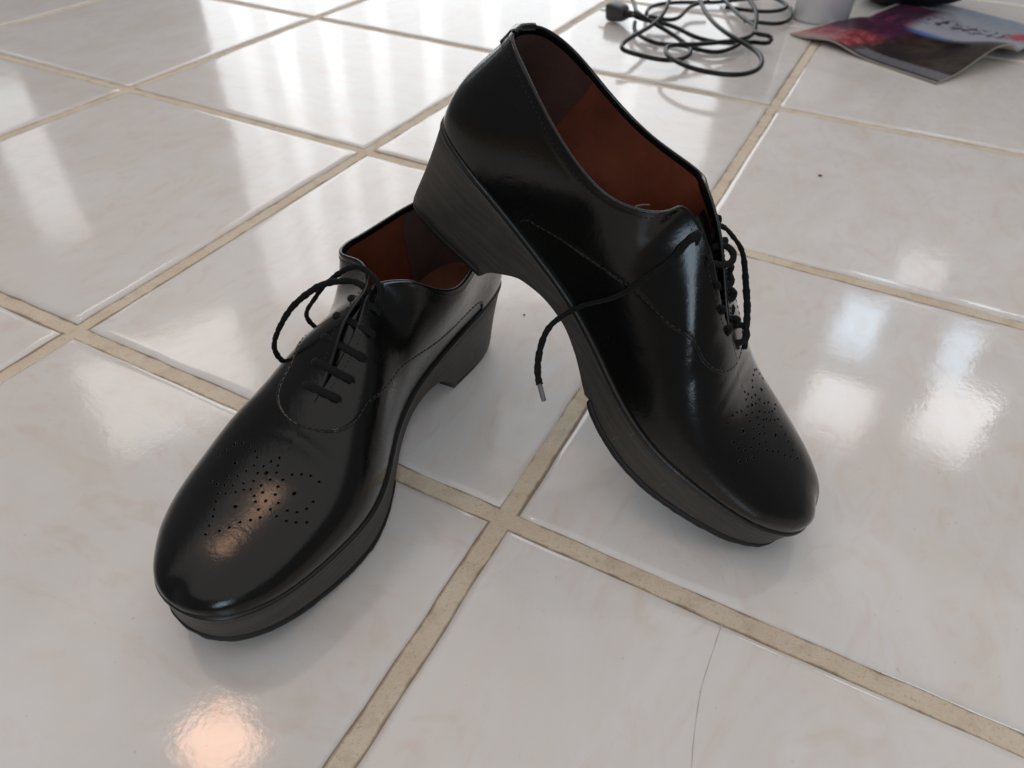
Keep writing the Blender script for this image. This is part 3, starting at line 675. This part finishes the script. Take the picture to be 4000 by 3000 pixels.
    # ---- stitching
    def stitches(pn, path, off, mat, parent, length=2.7, pitch=3.7, r=.36):
        ua = np.array([a[0] for a in path]); qa = np.array([[a[1]] for a in path]); sd = path[0][2]
        nr = L.nrm(ua, qa, sd)[0][:, 0]; pts = L.rib(ua, qa, sd)[:, 0] + nr * off
        t = np.r_[0, np.cumsum(np.linalg.norm(np.diff(pts, axis=0), axis=1))]
        parts = []; k = 0.0
        while k + length < t[-1]:
            ss = np.linspace(k, k + length, 4)
            P = np.stack([np.interp(ss, t, pts[:, i]) for i in range(3)], 1)
            N = np.stack([np.interp(ss, t, nr[:, i]) for i in range(3)], 1)
            P = P + N * np.array([-.35, .12, .12, -.35])[:, None]
            parts.append(tube(P, r, r, 5)); k += pitch * (1 + .06*math.sin(k))
        o = part(pn, *merge(parts), mat, parent); o['kind'] = 'stuff'; return o
    for sd in (-1, 1):
        ub_ = seam.k[sd][0][0]; uu = np.r_[np.linspace(ub_ + .0012, ub_ + .03, 26), np.r_[np.linspace(ub_ + .035, .645, 100), np.linspace(.646, .6619, 24)]]
        path = [(a, min(1, float(seam(np.array([a]), sd)[0]) + .018), sd) for a in uu]
        stitches('seam_stitching', path, 1.0, THREAD2 if sd > 0 else THREAD, quarter)
        uu = np.linspace(.035, .45, 110)
        stitches('collar_stitching', [(a, L.s_at(a, sd, 4.0), sd) for a in uu], 1.1, THREAD, quarter, 2.0, 2.9, .24)
        uu = np.linspace(.47, .625, 40)
        stitches('facing_stitching', [(a, L.s_at(a, sd, 4.0), sd) for a in uu], 1.1, THREAD, quarter, 2.0, 2.9, .24)
    # ---- toe medallion
    def place_disc(pn, me, uv, qv, sd, parent, off=.0, k=1.0):
        p, n = L.pt(uv, qv, sd, off); n = Vector((n[0], n[1]*my, n[2]))
        o = link(pn, me, None, parent); q = n.to_track_quat('Z', 'Y')
        o.location = Vector(loc3([p])[0]); o.rotation_mode = 'QUATERNION'; o.rotation_quaternion = q; o.scale = (k, k, 1)
        return o
    for sd, uv, qv, big in PERF:
        o = place_disc('perforation', PERF_L if big else PERF_S, uv, qv, sd, vamp, .03)
        hit = bvh.find_nearest(o.location)
        if hit[0] is not None:
            nn = hit[1]; nn = nn if nn.dot(o.rotation_quaternion @ Vector((0, 0, 1))) > 0 else -nn
            o.location = hit[0] + nn * .00004; o.rotation_quaternion = nn.to_track_quat('Z', 'Y')
    # ---- eyelets and laces
    eye = {}
    for i, uv in enumerate(eyelets):
        for sd in (-1, 1):
            q = L.s_at(uv, sd, (12.0 if sd < 0 else 11.0) if mirror else (1.6 if sd < 0 else 6.5)); eye[i, sd] = (uv, q)
            if mirror or sd > 0: place_disc('eyelet', EYE, uv, q, sd, quarter, 1.3)
    lace_parts = []
    for (i, j, lift_) in bars:
        a, na = L.pt(*eye[i, -1], -1, 1.3); b, nb = L.pt(*eye[j, 1], 1, 1.3); nm = (na + nb) / 2; nm /= np.linalg.norm(nm)
        mid = (a + b) / 2
        c = [a - na*3, a + na*.9 + (b-a)*.02, a*.72 + b*.28 + nm*(1.5+lift_*.8), mid + nm*(1.6+lift_), a*.28 + b*.72 + nm*(1.5+lift_*.8), b + nb*.9 - (b-a)*.02, b - nb*3]
        P = smooth_path(c, 1.2); v, f = tube(P, 2.3, 1.25, 10, True, up=(b - a) / np.linalg.norm(b - a), wob=.08); lace_parts.append((loc3(v), f))
    for k, c in enumerate(loops):
        i = len(eyelets) - 1 - k
        a, na = L.pt(*eye[i, -1], -1, 1.3); b, nb = L.pt(*eye[i, 1], 1, 1.3)
        c = [*loc3([a - na*3, a + na*1.0]), *c, *loc3([b + nb*2.2, b - nb*3])]
        P = smooth_path(np.array(c), .0014); v, f = tube(P, .0019, .0012, 9, True, twist=1.5, wob=.14); lace_parts.append((v, f))
    if not mirror:
        a, na = L.pt(*eye[len(eyelets)-1, -1], -1, 1.3); ends = [[*loc3([a - na*3, a + na*1.0]).tolist(), *ends[0][1:]], ends[1]]
    for c in ends:
        P = smooth_path(np.array(c), .0014); v, f = tube(P, .0020, .0013, 9, True, twist=3.0, wob=.16); lace_parts.append((v, f))
    V, F = merge(lace_parts); me = mesh_of('lace', V, F); me.materials.append(LACE); lace = link('lace', me, None, root)
    if aglet:
        p0, n0 = L.pt(.366, .97, -1, -2.4); P = smooth_path(loc3([p0 - np.array([0, 0, 2.]), p0 + np.array([1., 1.5, 1.5]), p0 + np.array([3.2, 3.2, 4.2]), p0 + np.array([5.5, 4.5, 6.0])]), .0008)
        v, f = tube(P, .0005, .0005, 6); me = mesh_of('loose_thread', v, f); me.materials.append(THREAD2); link('loose_thread', me, None, root)
        P = np.linspace(aglet[0], aglet[1], 6); v, f = tube(P, .0014, .0014, 10)
        me = mesh_of('aglet', v, f); me.materials.append(METAL); link('aglet', me, None, lace)
    return root

EYEL = [.613, .585, .557, .529, .500]
build_shoe('platform_shoe', 'black leather lace-up platform shoe standing flat, punched toe towards the viewer', True, P_['STL'], P_['STM'], 1.0, P_['ps'][:3], P_['ps'][3:],
           EYEL, [(0, 0, 1.0), (1, 1, 1.2), (2, 2, .8), (3, 3, 1.0), (4, 4, 1.6)], [], [STANDA + [[.1665, -.020, .070]], STANDB + [[.140, -.020, .083]]], None)
build_shoe('platform_shoe', 'black leather lace-up platform shoe leaning nose down, heel propped on the other shoe', False, P_['LTL'], P_['LTM'], P_['sc'], P_['pl'][:3], P_['pl'][3:],
           EYEL, [], LOOP, [LEANLAT, LEANMED], LEANAGL)
# ------------------------------------------------------------------ power cable with plug
CABLE = mat_simple('black_cable_sheath', (.003, .0034, .0042), .38, None, .35)
cable = empty('power_cable', 'coiled black power cable with plug lying on the tiles behind the shoes', 'cable', (.62, 1.0, 0))
parts = []
for c in CAB:
    P = smooth_path(np.array(c), .006); P[:, 2] = np.maximum(P[:, 2], .0036); parts.append(tube(P, .0035, .0035, 10))
V, F = merge(parts); V = [(x-.62, y-1.0, z) for x, y, z in V]
me = mesh_of('cord', V, F); me.materials.append(CABLE); link('cord', me, None, cable)
PLUGM = mat_simple('grey_black_plug', (.035, .035, .038), .35, None, .5)
def rbox(cx, cy, cz, sx, sy, sz, r=.3, seg=8, taper=1.0):
    """superellipsoid body"""
    V, F = [], []; nu, nv = 14, 24
    for i in range(nu + 1):
        a = -math.pi/2 + math.pi * i / nu
        for j in range(nv):
            b = 2*math.pi*j/nv; p = lambda t, e: math.copysign(abs(t)**e, t)
            x, y, z = p(math.cos(a), r)*p(math.cos(b), r), p(math.cos(a), r)*p(math.sin(b), r), p(math.sin(a), r)
            k = 1 + (taper - 1) * (x*.5 + .5)
            V.append((cx + x*sx, cy + y*sy*k, cz + z*sz*k))
    for i in range(nu):
        for j in range(nv): F.append((i*nv + j, i*nv + (j+1) % nv, (i+1)*nv + (j+1) % nv, (i+1)*nv + j))
    return V, F
pv, pf = rbox(0, 0, 0, .021, .016, .0165, .45, taper=.72)
me = mesh_of('plug_body', pv, pf); me.materials.append(PLUGM)
plug = link('plug_body', me, None, cable); plug.location = (.468-.62, 1.056-1.0, .0175); plug.rotation_euler = (.15, -.05, rad(-25))
sr, sf = tube(np.array([(.019, 0, 0), (.026, 0, .001), (.034, 0, .002), (.042, 0, .003)]), np.array([.0075, .0065, .0055, .0042]), np.array([.0075, .0065, .0055, .0042]), 12)
me = mesh_of('strain_relief', sr, sf); me.materials.append(RUBBER); link('strain_relief', me, None, plug)
STEEL = mat_simple('plug_pin_steel', (.75, .75, .76), .25); STEEL.node_tree.nodes['Principled BSDF'].inputs['Metallic'].default_value = 1
for s_ in (-1, 1):
    v, f = tube(np.array([(-.018, s_*.0065, 0), (-.03, s_*.0065, 0), (-.038, s_*.0065, 0)]), .0022, .0022, 10)
    me = mesh_of('pin', v, f); me.materials.append(STEEL); link('pin', me, None, plug)

# ------------------------------------------------------------------ magazine lying open
def mat_cover():
    m, nt, b = material('printed_glossy_page'); g = NT(nt)
    uv = g.n('ShaderNodeTexCoord').outputs['UV']; sp = g.n('ShaderNodeSeparateXYZ'); g.l(uv, sp.inputs[0]); U, Vv = sp.outputs[0], sp.outputs[1]
    mp = g.n('ShaderNodeMapping'); mp.inputs['Scale'].default_value = (3, 4.5, 1); g.l(uv, mp.inputs[0])
    n1 = g.noise(mp.outputs[0], 1.2, 4, .6, .6); n2 = g.noise(mp.outputs[0], 6, 4, .65); n3 = g.noise(mp.outputs[0], 22, 3, .6)
    def step(x, a, bb): return g.maprange(x, a, bb, 0, 1)
    wob = g.math('MULTIPLY', g.math('SUBTRACT', n1, .5), .22)
    Uw = g.math('ADD', U, wob); Vw = g.math('ADD', Vv, g.math('MULTIPLY', g.math('SUBTRACT', n2, .5), .10))
    photo = g.ramp(n1, [(.30, (.006, .005, .005)), (.45, (.022, .013, .010)), (.56, (.045, .030, .024)), (.72, (.085, .072, .062))])
    col = photo
    col = g.mix(step(Uw, .46, .38), col, g.ramp(n2, [(.35, (.24, .012, .022)), (.52, (.36, .06, .075)), (.7, (.46, .26, .26))]))      # red food picture on the left
    col = g.mix(g.math('MULTIPLY', step(Uw, .30, .22), step(Vw, .10, .04)), col, (.40, .21, .20))
    dk = g.math('MULTIPLY', step(Vw, .17, .24), step(Uw, .52, .44)); col = g.mix(dk, col, g.ramp(n2, [(.4, (.035, .02, .045)), (.6, (.14, .03, .07))]))
    strip = g.math('MULTIPLY', step(Uw, .44, .50), step(Vv, .085, .075)); col = g.mix(strip, col, g.ramp(n3, [(.4, (.13, .12, .14)), (.6, (.19, .18, .20))]))   # grey caption panel
    edge = step(Vv, .016, .012); col = g.mix(g.math('MULTIPLY', edge, step(U, .25, .4)), col, (.022, .022, .03))
    blue = g.math('MULTIPLY', step(Vv, .40, .42), step(U, .30, .42)); col = g.mix(blue, col, (.008, .15, .55))
    white = g.math('MULTIPLY', step(Vv, .50, .52), step(U, .25, .35)); col = g.mix(white, col, (.36, .36, .42))
    marks = g.math('MULTIPLY', g.math('MULTIPLY', step(Vw, .585, .61), step(Vw, .70, .675)), step(n2, .50, .56)); col = g.mix(marks, col, (.03, .035, .045))
    sky = step(Vw, .74, .80); col = g.mix(sky, col, g.ramp(n2, [(.4, (.20, .30, .45)), (.62, (.36, .38, .40))]))
    red = g.math('MULTIPLY', step(U, .80, .84), g.math('MULTIPLY', step(Vw, .60, .63), step(Vw, .76, .73))); col = g.mix(red, col, (.50, .03, .06))
    col = g.mix(g.math('MULTIPLY', step(U, .02, .012), 1.0), col, (.55, .53, .5))
    g.l(col, b.inputs['Base Color']); b.inputs['Roughness'].default_value = .2; b.inputs['Specular IOR Level'].default_value = .32
    g.l(g.bump(n2, .08, .004), b.inputs['Normal'])
    return m
COVER = mat_cover(); PAPER = mat_simple('magazine_page_edges', (.50, .46, .40), .7, (900, .4, .0008), .3, .15)
A0 = np.array([.752, 1.147]); E1 = np.array([.875, -.484]); E2 = np.array([.484, .875])
mag = empty('magazine', 'glossy picture magazine with wavy cover lying open on the tiles', 'magazine', (.95, 1.2, 0))
W_, H_ = .278, .43; nu, nv = 40, 50
def mz(a, b):
    z = .0035 + .010*math.exp(-((a-.30)/.16)**2)*math.exp(-(b/.30)**2) + .020*math.exp(-((a-1.0)/.25)**2)*math.exp(-((b-.42)/.22)**2)
    z += .014*math.exp(-((b-.30)/.16)**2)*(.3+.7*a) - .008*math.exp(-((b-.5)/.04)**2)*(.4 + .6*a) + .010*math.exp(-((b-.72)/.16)**2)
    return z
def sheet(dz, inset, wav=0):
    V = []
    for i in range(nu):
        for j in range(nv):
            a, b = i/(nu-1), j/(nv-1)
            p = A0 + E1*W_*(inset + a*(1-2*inset)) + E2*H_*(inset + b*(1-2*inset))
            V.append((p[0]-.95, p[1]-1.2, max(.0006, mz(a, b)+dz)))
    return V
top = sheet(0, 0); F = grid_faces(nu, nv)
me = mesh_of('cover', top, F); uvl = me.uv_layers.new(name='UVMap')
for lp in me.loops:
    i, j = divmod(lp.vertex_index, nv); uvl.data[lp.index].uv = (i/(nu-1), j/(nv-1))
me.materials.append(COVER); link('cover', me, None, mag)
bot = sheet(-.0030, .002); ring_i = [i*nv for i in range(nu)] + [(nu-1)*nv + j for j in range(1, nv)] + [i*nv + nv-1 for i in range(nu-2, -1, -1)] + [j for j in range(nv-2, 0, -1)]
tp = sheet(-.00025, .001); V = tp + bot; n0 = len(tp); Fp = []
for a, b in zip(ring_i, ring_i[1:] + ring_i[:1]): Fp.append((a, b, b + n0, a + n0))
Fp += [tuple(q + n0 for q in f) for f in F]
me = mesh_of('pages', V, Fp, False); me.materials.append(PAPER); link('pages', me, None, mag)

# ------------------------------------------------------------------ frosted bin and black bag behind the magazine
FROST, nt, b = material('frosted_white_plastic'); g = NT(nt)
b.inputs['Base Color'].default_value = (.78, .80, .82, 1); b.inputs['Roughness'].default_value = .35
b.inputs['Subsurface Weight'].default_value = .3; b.inputs['Subsurface Radius'].default_value = (.02, .02, .02)
bin_ = empty('plastic_bin', 'white frosted plastic bin standing behind the magazine corner', 'bin', (.782, 1.275, 0))
def bin_shell(r0, r1, z0, z1, t):
    prof = [(r0*.9, z0), (r0, z0 + .004), (r0 + (r1-r0)*.5, (z0+z1)/2), (r1, z1), (r1 + .003, z1 + .002), (r1 - t, z1), (r0 - t, z0 + .006), (0.0005, z0 + .006)]
    k = 40; V = [(r*math.cos(2*math.pi*j/k)*1.0, r*math.sin(2*math.pi*j/k)*.8, z) for r, z in prof for j in range(k)]
    F = [(i*k + j, i*k + (j+1) % k, (i+1)*k + (j+1) % k, (i+1)*k + j) for i in range(len(prof)-1) for j in range(k)]
    F.append(tuple(range(k-1, -1, -1))); return V, F
V, F = bin_shell(.050, .062, .0005, .20, .002); me = mesh_of('bin_wall', V, F); me.materials.append(FROST); o = link('bin_wall', me, None, bin_); o.rotation_euler.z = rad(30)
V, F = tube(np.array([(.064*math.cos(a), .0525*math.sin(a), .2015) for a in np.linspace(0, 2*math.pi, 41)]), .003, .003, 8, False); me = mesh_of('rim', V, F); me.materials.append(FROST); o = link('rim', me, None, bin_); o.rotation_euler.z = rad(30)
BAGM = mat_simple('black_nylon', (.006, .006, .007), .6, (300, .5, .002), .35, .3)
bag = empty('black_bag', 'soft black bag slumped on the floor at the back, behind the magazine', 'bag', (.91, 1.475, 0))
V, F = rbox(0, 0, .085, .10, .075, .085, .62)
V = [(x*(1+.08*math.sin(9*z*10+y*30)), y*(1+.06*math.sin(40*x)), max(0, z + .006*math.sin(50*x+20*y))) for x, y, z in V]
me = mesh_of('bag_body', V, F); me.materials.append(BAGM); o = link('bag_body', me, None, bag); o.rotation_euler.z = rad(20)
P = smooth_path(np.array([(-.05, .0, .16), (-.045, .0, .22), (0, .0, .25), (.045, .0, .22), (.05, .0, .16)]), .006); v, f = tube(P, .012, .003, 8)
me = mesh_of('handle', v, f); me.materials.append(BAGM); link('handle', me, None, bag)

# ------------------------------------------------------------------ crumbs on the tiles
CRUMB = mat_simple('brown_crumb', (.10, .045, .03), .8, (1500, .5, .001), .3, .4)
for px, py, r, lab in ((3203, 688, .0016, 'dark brown crumb lying alone on the tile right of the leaning shoe'), (2047, 1232, .0008, 'tiny tan crumb on the tile between the two shoes')):
    p = ground(px, py); V, F = rbox(0, 0, r*.5, r*1.4, r*.9, r*.55, .9)
    V = [(x*(1+.2*math.sin(4000*y)), y*(1+.2*math.sin(3000*x)), z) for x, y, z in V]
    me = mesh_of('crumb', V, F); me.materials.append(CRUMB); o = link('crumb', me); o.location = (p.x, p.y, .0002); o.rotation_euler.z = .4
    tag(o, lab, 'crumb')
